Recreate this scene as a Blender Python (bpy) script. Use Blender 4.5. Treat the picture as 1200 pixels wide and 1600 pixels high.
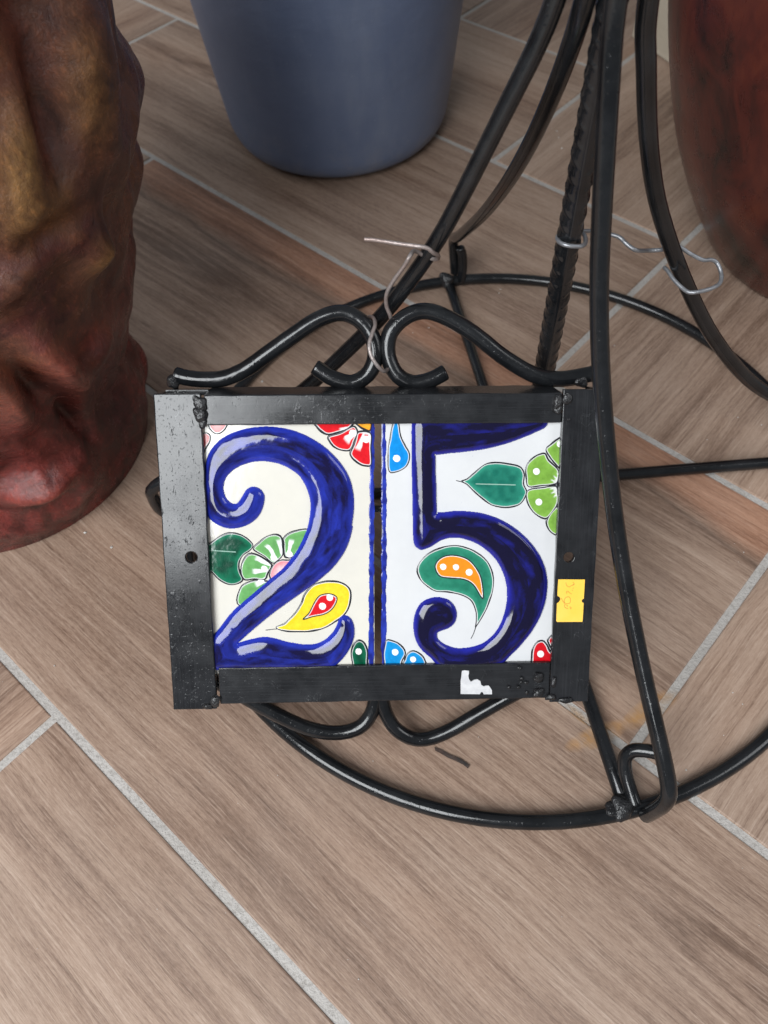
import bpy, bmesh, math, random
import numpy as np
from mathutils import Vector, Matrix

for o in list(bpy.data.objects):
    bpy.data.objects.remove(o)
random.seed(7)
scene = bpy.context.scene
COL = scene.collection

# ------------------------------------------------------------------ camera
CAM_H = 0.414195
FPX = 1258.08                      # focal length in photo pixels (1200 x 1600)
RT = np.array([0.99804756, -0.05169611, -0.03505105])
UP = np.array([0.06245849, 0.82607139, 0.56009374])
FW = np.array([0.0, 0.56118943, -0.82768740])
CAM = np.array([0.0, 0.0, CAM_H])
cd = bpy.data.cameras.new('camera')
cam = bpy.data.objects.new('camera', cd)
COL.objects.link(cam)
cam.matrix_world = Matrix(((RT[0], UP[0], -FW[0], 0), (RT[1], UP[1], -FW[1], 0),
                           (RT[2], UP[2], -FW[2], CAM_H), (0, 0, 0, 1)))
cd.sensor_fit = 'VERTICAL'
cd.sensor_height = 36.0
cd.lens = FPX / 1600 * 36.0
cd.clip_start = 0.01
cd.clip_end = 50
cd.dof.use_dof = True
cd.dof.focus_distance = 0.375
cd.dof.aperture_fstop = 13.0
scene.camera = cam

# ------------------------------------------------------------------ light
world = bpy.data.worlds.new('World')
scene.world = world
world.use_nodes = True
bg = world.node_tree.nodes['Background']
bg.inputs[0].default_value = (0.86, 0.93, 1.0, 1)
bg.inputs[1].default_value = 0.20


def area(name, loc, target, sx, sy, power, col):
    ld = bpy.data.lights.new(name, 'AREA')
    ld.shape = 'RECTANGLE'
    ld.size, ld.size_y = sx, sy
    ld.energy = power
    ld.color = col
    o = bpy.data.objects.new(name, ld)
    COL.objects.link(o)
    o.location = loc
    d = Vector(target) - Vector(loc)
    o.rotation_euler = d.to_track_quat('-Z', 'Y').to_euler()
    return o


area('doorway_daylight', (-0.76, -0.84, 1.38), (-0.09, 0.22, 0.12), 1.25, 1.15, 52, (0.95, 0.98, 1.0))
area('side_window_daylight', (1.75, -0.25, 1.55), (0.1, 0.2, 0.0), 0.9, 1.1, 11, (0.97, 0.98, 1.0))

area('left_window_daylight', (-1.7, 1.15, 1.15), (0.0, 0.6, 0.1), 0.9, 1.1, 9, (0.95, 0.98, 1.0))

vs = scene.view_settings
vs.view_transform = 'Standard'
vs.look = 'None'
vs.exposure = 0.0
vs.gamma = 1.0
vs.use_curve_mapping = False
scene.render.engine = 'CYCLES'


# ------------------------------------------------------------------ geometry helpers
def ray(px):
    px = np.asarray(px, float)
    return FW + (px[..., 0:1] - 600) / FPX * RT - (px[..., 1:2] - 800) / FPX * UP


def at_depth(x, y, t):
    return CAM + ray((x, y)) * t


def on_floor(x, y, z=0.0):
    d = ray((x, y))
    return CAM + d * ((z - CAM_H) / d[2])


def depth_of(P):
    return float((np.asarray(P) - CAM) @ FW)


def tag(o, label=None, cat=None, group=None, kind=None):
    if label: o['label'] = label
    if cat: o['category'] = cat
    if group: o['group'] = group
    if kind: o['kind'] = kind
    return o


def empty(name, loc, rot=None):
    o = bpy.data.objects.new(name, None)
    COL.objects.link(o)
    o.empty_display_size = 0.02
    if rot is None:
        o.location = loc
    else:
        o.matrix_world = Matrix.Translation(Vector(loc)) @ rot.to_4x4()
    return o


def mesh_obj(name, verts, faces, mat, parent=None, smooth=True, colors=None):
    me = bpy.data.meshes.new(name)
    me.from_pydata([tuple(map(float, v)) for v in verts], [], faces)
    me.materials.append(mat)
    if colors is not None:
        a = me.color_attributes.new('paint', 'FLOAT_COLOR', 'POINT')
        c = np.ones((len(verts), 4), np.float32)
        c[:, :3] = colors
        a.data.foreach_set('color', c.ravel())
    if smooth:
        me.polygons.foreach_set('use_smooth', [True] * len(me.polygons))
    me.update()
    o = bpy.data.objects.new(name, me)
    COL.objects.link(o)
    o.parent = parent
    return o


def bm_obj(name, bm, mat, parent=None, smooth=False):
    me = bpy.data.meshes.new(name)
    bm.to_mesh(me)
    bm.free()
    me.materials.append(mat)
    if smooth:
        me.polygons.foreach_set('use_smooth', [True] * len(me.polygons))
    o = bpy.data.objects.new(name, me)
    COL.objects.link(o)
    o.parent = parent
    return o


def spline(pts, n=6, closed=False):
    P = np.asarray(pts, float)
    m = len(P)
    out = []
    rng = range(m) if closed else range(m - 1)
    for i in rng:
        if closed:
            a, b, c, d = P[(i - 1) % m], P[i], P[(i + 1) % m], P[(i + 2) % m]
        else:
            b, c = P[i], P[i + 1]
            a = P[i - 1] if i > 0 else 2 * b - c
            d = P[i + 2] if i + 2 < m else 2 * c - b
        for k in range(n):
            t = k / n
            out.append(0.5 * (2 * b + (c - a) * t + (2 * a - 5 * b + 4 * c - d) * t * t
                              + (3 * b - 3 * c + d - a) * t ** 3))
    if not closed:
        out.append(P[-1])
    return np.array(out)


def tube_geo(path, radius, seg=12, closed=False, rough=0.0):
    """tube round a path; flat, slightly bevelled ends"""
    P = np.asarray(path, float)
    keep = [0]
    for i in range(1, len(P)):
        if np.linalg.norm(P[i] - P[keep[-1]]) > 1e-6:
            keep.append(i)
    P = P[keep]
    n = len(P)
    if closed:
        T = np.roll(P, -1, 0) - np.roll(P, 1, 0)
    else:
        T = np.gradient(P, axis=0)
    T /= np.linalg.norm(T, axis=1)[:, None]
    ref = np.array([0, 0, 1.0]) if abs(T[0][2]) < .9 else np.array([1.0, 0, 0])
    N = np.cross(T[0], ref); N /= np.linalg.norm(N)
    V, F = [], []
    rr = random.Random(int(abs(P[0][0]) * 1e6) + n)
    rad = np.full(n, radius)
    if rough:
        rad = rad * (1 + rough * np.array([rr.uniform(-1, 1) for _ in range(n)]))
    rings = []

    def ring(c, N, B, r):
        idx = len(V)
        for k in range(seg):
            a = 2 * math.pi * k / seg
            V.append(c + r * (math.cos(a) * N + math.sin(a) * B))
        rings.append(idx)
    for i in range(n):
        N = N - (N @ T[i]) * T[i]; N /= np.linalg.norm(N)
        B = np.cross(T[i], N)
        if not closed and i == 0:
            ring(P[0] - T[0] * 0.0, N, B, rad[0] * .82)
            ring(P[0] + T[0] * radius * .18, N, B, rad[0])
            continue
        if not closed and i == n - 1:
            ring(P[i] - T[i] * radius * .18, N, B, rad[i])
            ring(P[i], N, B, rad[i] * .82)
            continue
        ring(P[i], N, B, rad[i])
    m = len(rings)
    for i in range(m if closed else m - 1):
        a, b = rings[i], rings[(i + 1) % m]
        for k in range(seg):
            k2 = (k + 1) % seg
            F.append((a + k, a + k2, b + k2, b + k))
    if not closed:
        F.append(tuple(rings[0] + k for k in reversed(range(seg))))
        F.append(tuple(rings[-1] + k for k in range(seg)))
    return V, F


def tube(name, path, radius, mat, parent=None, seg=12, closed=False, rough=0.0):
    V, F = tube_geo(path, radius, seg, closed, rough)
    return mesh_obj(name, V, F, mat, parent)


def vnoise(x, y, seed=0):
    r = np.random.default_rng(seed)
    g = r.random((64, 64))
    xi, yi = np.floor(x).astype(int), np.floor(y).astype(int)
    fx, fy = x - xi, y - yi
    fx, fy = fx * fx * (3 - 2 * fx), fy * fy * (3 - 2 * fy)
    a, b = g[xi % 64, yi % 64], g[(xi + 1) % 64, yi % 64]
    c, d = g[xi % 64, (yi + 1) % 64], g[(xi + 1) % 64, (yi + 1) % 64]
    return (a * (1 - fx) + b * fx) * (1 - fy) + (c * (1 - fx) + d * fx) * fy


def sstep(a, b, x):
    t = np.clip((x - a) / (b - a), 0, 1)
    return t * t * (3 - 2 * t)


def lin(r, g, b):
    def f(c):
        c /= 255.0
        return c / 12.92 if c <= .04045 else ((c + .055) / 1.055) ** 2.4
    return np.array([f(r), f(g), f(b)])


# ------------------------------------------------------------------ materials
class NT:
    def __init__(self, name):
        self.m = bpy.data.materials.new(name)
        self.m.use_nodes = True
        self.t = self.m.node_tree
        self.b = self.t.nodes['Principled BSDF']

    def n(self, typ, **kw):
        nd = self.t.nodes.new(typ)
        for k, v in kw.items():
            if hasattr(nd, k) and k not in ('Scale',):
                setattr(nd, k, v)
        return nd

    def l(self, a, b):
        self.t.links.new(a, b)

    def noise(self, vec, scale, detail=4, rough=.55, dist=0.0):
        nd = self.n('ShaderNodeTexNoise')
        nd.inputs['Scale'].default_value = scale
        nd.inputs['Detail'].default_value = detail
        nd.inputs['Roughness'].default_value = rough
        nd.inputs['Distortion'].default_value = dist
        if vec is not None: self.l(vec, nd.inputs['Vector'])
        return nd.outputs['Fac']

    def ramp(self, fac, stops):
        nd = self.n('ShaderNodeValToRGB')
        e = nd.color_ramp.elements
        while len(e) < len(stops): e.new(.5)
        for i, (p, c) in enumerate(stops):
            e[i].position = p
            e[i].color = (*c, 1) if len(c) == 3 else c
        self.l(fac, nd.inputs[0])
        return nd.outputs[0]

    def mul(self, vec, v):
        nd = self.n('ShaderNodeVectorMath'); nd.operation = 'MULTIPLY'
        self.l(vec, nd.inputs[0]); nd.inputs[1].default_value = v
        return nd.outputs[0]

    def math(self, op, a, b=None, clamp=False):
        nd = self.n('ShaderNodeMath'); nd.operation = op; nd.use_clamp = clamp
        for i, v in enumerate((a, b)):
            if v is None: continue
            if isinstance(v, (int, float)): nd.inputs[i].default_value = v
            else: self.l(v, nd.inputs[i])
        return nd.outputs[0]

    def mix(self, fac, a, b, mode='MIX'):
        nd = self.n('ShaderNodeMix'); nd.data_type = 'RGBA'; nd.blend_type = mode
        for i, v in ((0, fac), (6, a), (7, b)):
            if isinstance(v, (int, float)): nd.inputs[i].default_value = v
            elif isinstance(v, (tuple, list, np.ndarray)): nd.inputs[i].default_value = (*map(float, v), 1)
            else: self.l(v, nd.inputs[i])
        return nd.outputs[2]

    def bump(self, h, strength, dist=.001, prev=None):
        nd = self.n('ShaderNodeBump')
        nd.inputs['Strength'].default_value = strength
        nd.inputs['Distance'].default_value = dist
        self.l(h, nd.inputs['Height'])
        if prev is not None: self.l(prev, nd.inputs['Normal'])
        return nd.outputs[0]

    def coord(self, out='Object'):
        return self.n('ShaderNodeTexCoord').outputs[out]

    def set(self, **kw):
        for k, v in kw.items():
            k = k.replace('_', ' ')
            s = self.b.inputs[k]
            if isinstance(v, bpy.types.NodeSocket): self.l(v, s)
            elif isinstance(v, (tuple, list, np.ndarray)) and len(v) == 3: s.default_value = (*map(float, v), 1)
            else: s.default_value = v


def mat_iron(name, base, rough, bscale, bstr, spots=0.5, pit=.5, brush=None):
    k = NT(name)
    co = k.coord('Object')
    n1 = k.noise(co, 60, 5, .6)
    n2 = k.noise(co, bscale, 3, .55)
    n3 = k.noise(co, 1500, 2, .6)
    col = k.mix(k.ramp(n1, [(.35, (0, 0, 0)), (.7, (1, 1, 1))]), base, np.array(base) * 1.7 + .004)
    wear = k.ramp(n3, [(.70, (0, 0, 0)), (.76, (1, 1, 1))])
    wearn = k.mix(1.0, wear, k.ramp(k.noise(co, 90, 3, .6), [(.5, (0, 0, 0)), (.68, (1, 1, 1))]), 'MULTIPLY')
    w2 = k.n('ShaderNodeRGBToBW'); k.l(wearn, w2.inputs[0])
    col = k.mix(k.math('MULTIPLY', w2.outputs[0], spots), col, (.22, .23, .24))
    if brush is not None:            # faint wire-brush lines and a few scratches
        br = k.noise(k.mul(co, brush), 1.0, 3, .7)
        col = k.mix(k.math('MULTIPLY', k.ramp(br, [(.48, (0, 0, 0)), (.75, (1, 1, 1))]), .30), col, (.050, .052, .057))
        sc_ = k.noise(k.mul(co, (130, 95, 130)), 1.0, 2, .5, 3.0)
        ln_ = k.math('SUBTRACT', 1.0, k.math('MULTIPLY', k.math('ABSOLUTE', k.math('SUBTRACT', sc_, .5)), 90.0), clamp=True)
        gate = k.ramp(k.noise(co, 70, 2, .5), [(.58, (0, 0, 0)), (.66, (1, 1, 1))])
        col = k.mix(k.math('MULTIPLY', k.math('MULTIPLY', ln_, gate), .5), col, (.16, .165, .17))
    k.set(Base_Color=col, Roughness=k.math('ADD', k.math('MULTIPLY', n1, .30), rough - .15),
          Specular_IOR_Level=.5)
    pits = k.ramp(k.noise(co, 820, 2, .5), [(.27, (0, 0, 0)), (.36, (1, 1, 1))])
    drip = k.ramp(k.noise(k.mul(co, (1, .35, 1)), 330, 3, .6), [(.62, (0, 0, 0)), (.72, (1, 1, 1))])
    b = k.bump(n2, bstr, .0012)
    b = k.bump(pits, pit, .0005, b)
    b = k.bump(drip, pit * .7, .0005, b)
    b = k.bump(n3, bstr * .35, .0006, b)
    k.set(Normal=b)
    return k.m


M_IRON = mat_iron('black_painted_iron', (.010, .0104, .0118), .16, 60, .04, .08, .18, (1500, 30, 1500))
M_IRON_H = mat_iron('black_painted_iron_rail', (.010, .0104, .0118), .20, 60, .05, .06, .10, (30, 1500, 1500))
M_ROD = mat_iron('black_enamel_rod', (.0055, .006, .007), .17, 160, .05, .35, .16)
M_WELD = mat_iron('weld_iron', (.012, .012, .013), .25, 420, .8, .8)


def mat_glaze(name, cream=None):
    k = NT(name)
    co = k.coord('Object')
    n = k.noise(co, 45, 4, .6)
    if cream is None:
        at = k.n('ShaderNodeVertexColor'); at.layer_name = 'paint'
        col = at.outputs[0]
        col = k.mix(k.math('MULTIPLY', k.ramp(k.noise(co, 500, 3, .6), [(.45, (0, 0, 0)), (.7, (1, 1, 1))]), .25), col,
                    k.mix(1.0, col, (.62, .62, .66), 'MULTIPLY'))
    else:
        col = k.mix(k.ramp(n, [(.35, (0, 0, 0)), (.7, (1, 1, 1))]), cream, np.array(cream) * np.array([.93, .93, .94]))
        sp = k.ramp(k.noise(co, 900, 2, .5), [(.74, (0, 0, 0)), (.79, (1, 1, 1))])
        sp = k.mix(1.0, sp, k.ramp(k.noise(co, 60, 2, .5), [(.52, (0, 0, 0)), (.62, (1, 1, 1))]), 'MULTIPLY')
        bw = k.n('ShaderNodeRGBToBW'); k.l(sp, bw.inputs[0])
        col = k.mix(k.math('MULTIPLY', bw.outputs[0], .45), col, (.35, .36, .48))
    k.set(Base_Color=col, Roughness=.08, Specular_IOR_Level=.5)
    k.set(Normal=k.bump(k.noise(co, 120, 3, .5), .10, .001))
    return k.m


M_GLAZE = mat_glaze('painted_glaze')
M_CREAM = mat_glaze('cream_glaze', (.67, .645, .575))
M_WHITE = mat_glaze('white_glaze', (.645, .65, .655))


def stain_mask(k):
    """rust marks left on the floor beside the stand's front foot"""
    pos = k.n('ShaderNodeNewGeometry').outputs['Position']
    tot = None
    for (p0, p1, wid) in (((880, 1172), (985, 1128), .0060), ((968, 1140), (1062, 1078), .0065), ((880, 1098), (938, 1142), .003)):
        a, b = on_floor(*p0), on_floor(*p1)
        e = (b - a); L = np.linalg.norm(e); e /= L
        nn = np.array([-e[1], e[0], 0])
        sub = k.n('ShaderNodeVectorMath'); sub.operation = 'SUBTRACT'
        k.l(pos, sub.inputs[0]); sub.inputs[1].default_value = tuple((a + b) / 2)
        outs = []
        for ax, half in ((e, L / 2), (nn, wid)):
            d = k.n('ShaderNodeVectorMath'); d.operation = 'DOT_PRODUCT'
            k.l(sub.outputs[0], d.inputs[0]); d.inputs[1].default_value = tuple(ax)
            v = k.math('DIVIDE', d.outputs['Value'], float(half))
            outs.append(k.math('MULTIPLY', v, v))
        r = k.math('ADD', outs[0], outs[1])
        m = k.math('SUBTRACT', 1.0, r, clamp=True)
        tot = m if tot is None else k.math('MAXIMUM', tot, m)
    nz = k.noise(pos, 110, 4, .6)
    return k.math('MULTIPLY', tot, k.ramp(nz, [(.30, (0, 0, 0)), (.66, (1, 1, 1))]), clamp=True)


def mat_plank():
    k = NT('wood_look_porcelain')
    co = k.coord('Object')
    oi = k.n('ShaderNodeObjectInfo')
    rnd = oi.outputs['Random']
    cmb = k.n('ShaderNodeCombineXYZ')
    k.l(k.math('MULTIPLY', rnd, 37.0), cmb.inputs[0])
    k.l(k.math('MULTIPLY', rnd, 11.3), cmb.inputs[1])
    k.l(k.math('MULTIPLY', rnd, 5.1), cmb.inputs[2])
    add = k.n('ShaderNodeVectorMath'); k.l(co, add.inputs[0]); k.l(cmb.outputs[0], add.inputs[1])
    v = add.outputs[0]
    # slow wander of the grain, so that it is not ruled straight
    wob = k.n('ShaderNodeTexNoise'); wob.inputs['Scale'].default_value = 1.0; wob.inputs['Detail'].default_value = 3
    k.l(k.mul(v, (4.5, 7, 1)), wob.inputs['Vector'])
    wsub = k.n('ShaderNodeVectorMath'); wsub.operation = 'MULTIPLY_ADD'
    k.l(wob.outputs['Color'], wsub.inputs[0]); wsub.inputs[1].default_value = (0, .016, 0); k.l(v, wsub.inputs[2])
    g = wsub.outputs[0]
    fine = k.noise(k.mul(g, (34, 980, 1)), 1.0, 3, .7)
    mid = k.noise(k.mul(g, (9, 330, 1)), 1.0, 4, .65)
    line = k.noise(k.mul(g, (2.0, 60, 1)), 1.0, 4, .6)
    broad = k.noise(k.mul(g, (3.4, 13, 1)), 1.0, 3, .5)
    # cathedral figure: nested long arches, one or two to a plank
    wav = k.n('ShaderNodeTexWave'); wav.wave_type = 'RINGS'; wav.rings_direction = 'SPHERICAL'
    wav.inputs['Scale'].default_value = 1.0; wav.inputs['Distortion'].default_value = 2.2
    wav.inputs['Detail'].default_value = 3; wav.inputs['Detail Scale'].default_value = 2.5; wav.inputs['Detail Roughness'].default_value = .6
    cw = k.n('ShaderNodeVectorMath'); cw.operation = 'ADD'
    cmb2 = k.n('ShaderNodeCombineXYZ')  # centre of the arches
    k.l(k.math('MULTIPLY', k.math('SUBTRACT', rnd, .5), .5), cmb2.inputs[0])
    k.l(k.math('MULTIPLY', k.math('SUBTRACT', k.math('FRACT', k.math('MULTIPLY', rnd, 7.3)), .5), .09), cmb2.inputs[1])
    k.l(co, cw.inputs[0]); k.l(cmb2.outputs[0], cw.inputs[1])
    k.l(k.mul(cw.outputs[0], (7, 46, 0)), wav.inputs['Vector'])
    ln = k.n('ShaderNodeVectorMath'); ln.operation = 'LENGTH'
    k.l(k.mul(cw.outputs[0], (6, 22, 0)), ln.inputs[0])
    arch = k.math('MULTIPLY', wav.outputs['Fac'], k.math('SUBTRACT', 1.0, ln.outputs['Value'], clamp=True))
    tone = k.math('ADD', k.math('MULTIPLY', broad, .30), k.math('MULTIPLY', line, .34))
    tone = k.math('ADD', tone, k.math('MULTIPLY', mid, .22))
    tone = k.math('ADD', tone, k.math('MULTIPLY', fine, .14))
    grit = k.noise(k.mul(g, (230, 800, 1)), 1.0, 3, .7)
    tone = k.math('ADD', tone, k.math('MULTIPLY', k.math('SUBTRACT', grit, .5), .20))
    tone = k.math('SUBTRACT', tone, k.math('MULTIPLY', arch, .095))
    tone = k.math('ADD', tone, k.math('MULTIPLY', k.math('SUBTRACT', rnd, .5), .03))
    col = k.ramp(tone, [(.36, (.135, .080, .054)), (.44, (.228, .147, .105)), (.51, (.312, .214, .157)),
                        (.58, (.380, .271, .205)), (.69, (.46, .345, .272))])
    # sparse dark growth lines
    dk = k.noise(k.mul(g, (1.6, 85, 1)), 1.0, 3, .6)
    dk = k.ramp(dk, [(.60, (0, 0, 0)), (.70, (1, 1, 1))])
    bwd = k.n('ShaderNodeRGBToBW'); k.l(dk, bwd.inputs[0])
    col = k.mix(k.math('MULTIPLY', bwd.outputs[0], .36), col, k.mix(1.0, col, (.60, .54, .52), 'MULTIPLY'))
    # warm heartwood tint
    red = k.ramp(k.noise(k.mul(g, (.9, 11, 1)), 1.0, 2, .5), [(.52, (0, 0, 0)), (.72, (1, 1, 1))])
    bw = k.n('ShaderNodeRGBToBW'); k.l(red, bw.inputs[0])
    col = k.mix(k.math('MULTIPLY', bw.outputs[0], .22), col, k.mix(1.0, col, (1.18, .93, .78), 'MULTIPLY'))
    # printed edge stripe of sapwood, on the planks that show it (strength in the object's colour, green)
    sx = k.n('ShaderNodeSeparateXYZ'); k.l(g, sx.inputs[0])
    so = k.n('ShaderNodeSeparateXYZ'); k.l(co, so.inputs[0])
    sc = k.n('ShaderNodeSeparateColor'); k.l(oi.outputs['Color'], sc.inputs[0])
    wv = k.math('MULTIPLY', k.math('SUBTRACT', wob.outputs['Fac'], .5), .055)
    yy = k.math('ADD', so.outputs[1], wv)
    edge = k.math('MULTIPLY', k.math('SUBTRACT', -.058, yy), 90.0, clamp=True)
    edge = k.math('MULTIPLY', edge, sc.outputs[1])
    col = k.mix(k.math('MULTIPLY', edge, .62), col, k.mix(1.0, col, (1.30, .88, .68), 'MULTIPLY'))
    dl = k.math('SUBTRACT', 1.0, k.math('MULTIPLY', k.math('ABSOLUTE', k.math('ADD', yy, .0565)), 450.0), clamp=True)
    dl = k.math('MULTIPLY', k.math('MULTIPLY', dl, sc.outputs[1]), .6)
    col = k.mix(dl, col, k.mix(1.0, col, (.42, .38, .38), 'MULTIPLY'))
    # pores and pale limed lines
    pore = k.ramp(fine, [(.36, (1, 1, 1)), (.43, (0, 0, 0))])
    bw2 = k.n('ShaderNodeRGBToBW'); k.l(pore, bw2.inputs[0])
    col = k.mix(k.math('MULTIPLY', bw2.outputs[0], .38), col, k.mix(1.0, col, (.52, .48, .46), 'MULTIPLY'))
    lime = k.ramp(fine, [(.57, (0, 0, 0)), (.65, (1, 1, 1))])
    bw3 = k.n('ShaderNodeRGBToBW'); k.l(lime, bw3.inputs[0])
    col = k.mix(k.math('MULTIPLY', bw3.outputs[0], .16), col, (.58, .46, .38))
    # grey dust film
    dust = k.noise(k.coord('Object'), 9, 4, .6)
    col = k.mix(k.math('MULTIPLY', k.ramp(dust, [(.4, (0, 0, 0)), (.75, (1, 1, 1))]), .12), col, (.36, .32, .29))
    col = k.mix(k.math('MULTIPLY', stain_mask(k), .95), col, (.46, .235, .07))
    k.set(Base_Color=col, Roughness=k.math('ADD', k.math('MULTIPLY', mid, .2), .40), Specular_IOR_Level=.4)
    h = k.math('ADD', k.math('ADD', fine, k.math('MULTIPLY', mid, .7)), k.math('MULTIPLY', grit, .8))
    k.set(Normal=k.bump(h, .35, .0006))
    return k.m


M_PLANK = mat_plank()


def mat_grout():
    k = NT('grey_grout')
    co = k.coord('Object')
    n = k.noise(co, 420, 4, .7)
    n2 = k.noise(co, 14, 3, .6)
    col = k.mix(k.ramp(n2, [(.35, (0, 0, 0)), (.7, (1, 1, 1))]), (.38, .355, .33), (.48, .455, .43))
    col = k.mix(k.ramp(n, [(.35, (1, 1, 1)), (.5, (0, 0, 0))]), col, (.34, .315, .29))
    col = k.mix(k.math('MULTIPLY', stain_mask(k), .8), col, (.38, .20, .07))
    k.set(Base_Color=col, Roughness=.9, Specular_IOR_Level=.2)
    k.set(Normal=k.bump(n, .9, .0012))
    return k.m


M_GROUT = mat_grout()


def mat_simple(name, c1, c2, scale, rough, bs=0, bstr=0, spec=.5, stretch=(1, 1, 1), lo=.35, hi=.68):
    k = NT(name)
    co = k.mul(k.coord('Object'), stretch)
    n = k.noise(co, scale, 5, .6)
    k.set(Base_Color=k.mix(k.ramp(n, [(lo, (0, 0, 0)), (hi, (1, 1, 1))]), c1, c2), Roughness=rough, Specular_IOR_Level=spec)
    if bstr: k.set(Normal=k.bump(k.noise(k.coord('Object'), bs, 4, .6), bstr, .001))
    return k.m


def mat_bluepot():
    k = NT('slate_blue_pot_paint')
    co = k.coord('Object')
    n = k.noise(co, 9, 4, .6)
    sm = k.noise(k.mul(co, (1, 1, .25)), 26, 5, .7)
    sp = k.noise(co, 300, 3, .6)
    col = k.mix(k.ramp(n, [(.35, (0, 0, 0)), (.7, (1, 1, 1))]), (.110, .148, .245), (.155, .198, .305))
    col = k.mix(k.math('MULTIPLY', k.ramp(sm, [(.5, (0, 0, 0)), (.75, (1, 1, 1))]), .35), col, (.24, .28, .36))
    col = k.mix(k.math('MULTIPLY', k.ramp(sp, [(.68, (0, 0, 0)), (.76, (1, 1, 1))]), .4), col, (.34, .37, .42))
    sxp = k.n('ShaderNodeSeparateXYZ'); k.l(co, sxp.inputs[0])
    splash = k.math('MULTIPLY', k.math('SUBTRACT', .05, sxp.outputs[2]), 18.0, clamp=True)      # dried splashes round the foot
    splash = k.math('MULTIPLY', splash, k.ramp(k.noise(co, 60, 5, .7), [(.48, (0, 0, 0)), (.70, (1, 1, 1))]))
    col = k.mix(k.math('MULTIPLY', splash, .45), col, (.30, .28, .26))
    k.set(Base_Color=col, Roughness=k.math('ADD', k.math('MULTIPLY', sm, .25), .30), Specular_IOR_Level=.5)
    b = k.bump(k.noise(k.mul(co, (1, 1, 2.2)), 45, 3, .5), .25, .002)
    k.set(Normal=k.bump(sp, .12, .0008, b))
    return k.m


M_BLUE = mat_bluepot()
M_WIRE = mat_simple('galvanised_wire', (.30, .31, .33), (.18, .18, .19), 120, .38, 600, .3)
M_RUSTWIRE = mat_simple('rusting_wire', (.36, .33, .32), (.27, .19, .165), 55, .42, 600, .4)
M_WIRE.node_tree.nodes['Principled BSDF'].inputs['Metallic'].default_value = .55
M_RUSTWIRE.node_tree.nodes['Principled BSDF'].inputs['Metallic'].default_value = .5
M_STICK = mat_simple('yellow_sticker_paper', lin(248, 196, 70), lin(250, 206, 92), 60, .6, 300, .05)
M_INK = mat_simple('brown_ballpoint_ink', lin(190, 128, 48), lin(205, 150, 70), 200, .6)
M_PAPER = mat_simple('torn_white_paper', (.62, .62, .63), (.50, .50, .52), 260, .75, 500, .4)
M_BLOCK = mat_simple('pale_cream_board', (.42, .36, .28), (.50, .44, .35), 9, .6, 90, .15, stretch=(1, 1, 6))
M_SPECK = mat_simple('pale_crumb', (.62, .60, .57), (.45, .43, .40), 300, .8)
M_FLAKE = mat_simple('dark_flake', (.016, .014, .013), (.07, .04, .03), 160, .7, 300, .6)


def mat_redpot():
    k = NT('dark_red_mottled_glaze')
    co = k.mul(k.coord('Object'), (1, 1, .55))
    n = k.noise(co, 15, 6, .62, 1.6)
    n2 = k.noise(co, 70, 5, .7, .4)
    t = k.math('ADD', k.math('MULTIPLY', n, .75), k.math('MULTIPLY', n2, .25))
    col = k.ramp(t, [(.38, (.010, .007, .007)), (.45, (.040, .012, .010)), (.53, (.075, .016, .012)), (.66, (.118, .027, .015))])
    k.set(Base_Color=col, Roughness=k.math('ADD', k.math('MULTIPLY', n2, .25), .17), Specular_IOR_Level=.5)
    k.set(Normal=k.bump(n2, .22, .001))
    return k.m


M_RED = mat_redpot()


def mat_carving():
    k = NT('carved_wood_stain')
    at = k.n('ShaderNodeVertexColor'); at.layer_name = 'paint'
    co = k.coord('Object')
    n = k.noise(co, 55, 8, .72, .5)
    n2 = k.noise(k.mul(co, (1, 1, .6)), 420, 5, .8)
    col = k.mix(k.ramp(n, [(.36, (1, 1, 1)), (.56, (0, 0, 0))]), at.outputs[0], k.mix(1.0, at.outputs[0], (.38, .34, .38), 'MULTIPLY'))
    col = k.mix(k.math('MULTIPLY', k.ramp(n2, [(.5, (0, 0, 0)), (.72, (1, 1, 1))]), .55), col, k.mix(1.0, col, (2.5, 2.2, 1.8), 'MULTIPLY'))
    k.set(Base_Color=col, Roughness=k.math('ADD', k.math('MULTIPLY', n, .26), .13), Specular_IOR_Level=.5)
    b = k.bump(n, .40, .004)
    k.set(Normal=k.bump(n2, .45, .0009, b))
    return k.m


M_CARVE = mat_carving()

# ------------------------------------------------------------------ floor: herringbone planks in grout
W = 0.184                       # lattice step (plank width + joint)
GAP = 0.0047
YAW = 0.793304
O_, VA, VB = -0.0127242, 0.0026060, 0.2438908
L = VB + 2 * W - VA             # lattice length of a plank
cu, su = math.cos(YAW), math.sin(YAW)


def uv_world(u, v):
    return (u * cu - v * su, u * su + v * cu)


bm = bmesh.new()
bmesh.ops.create_cube(bm, size=1, matrix=Matrix.Translation((.05, .6, -.0298)) @ Matrix.Diagonal((3.6, 3.6, .058, 1)))
floor = bm_obj('floor', bm, M_GROUT)
tag(floor, 'wood-look plank floor laid in herringbone with grey grout joints', None, kind='structure')


def plank_mesh(name, lx, ly):
    bm = bmesh.new()
    bmesh.ops.create_cube(bm, size=1, matrix=Matrix.Translation((0, 0, -.004)) @ Matrix.Diagonal((lx, ly, .008, 1)))
    top = [e for e in bm.edges if all(abs(v.co.z) < 1e-6 for v in e.verts)]
    bmesh.ops.bevel(bm, geom=top, offset=.0009, segments=2, affect='EDGES', profile=.5)
    me = bpy.data.meshes.new(name)
    bm.to_mesh(me); bm.free()
    me.materials.append(M_PLANK)
    me.polygons.foreach_set('use_smooth', [False] * len(me.polygons))
    return me


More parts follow.
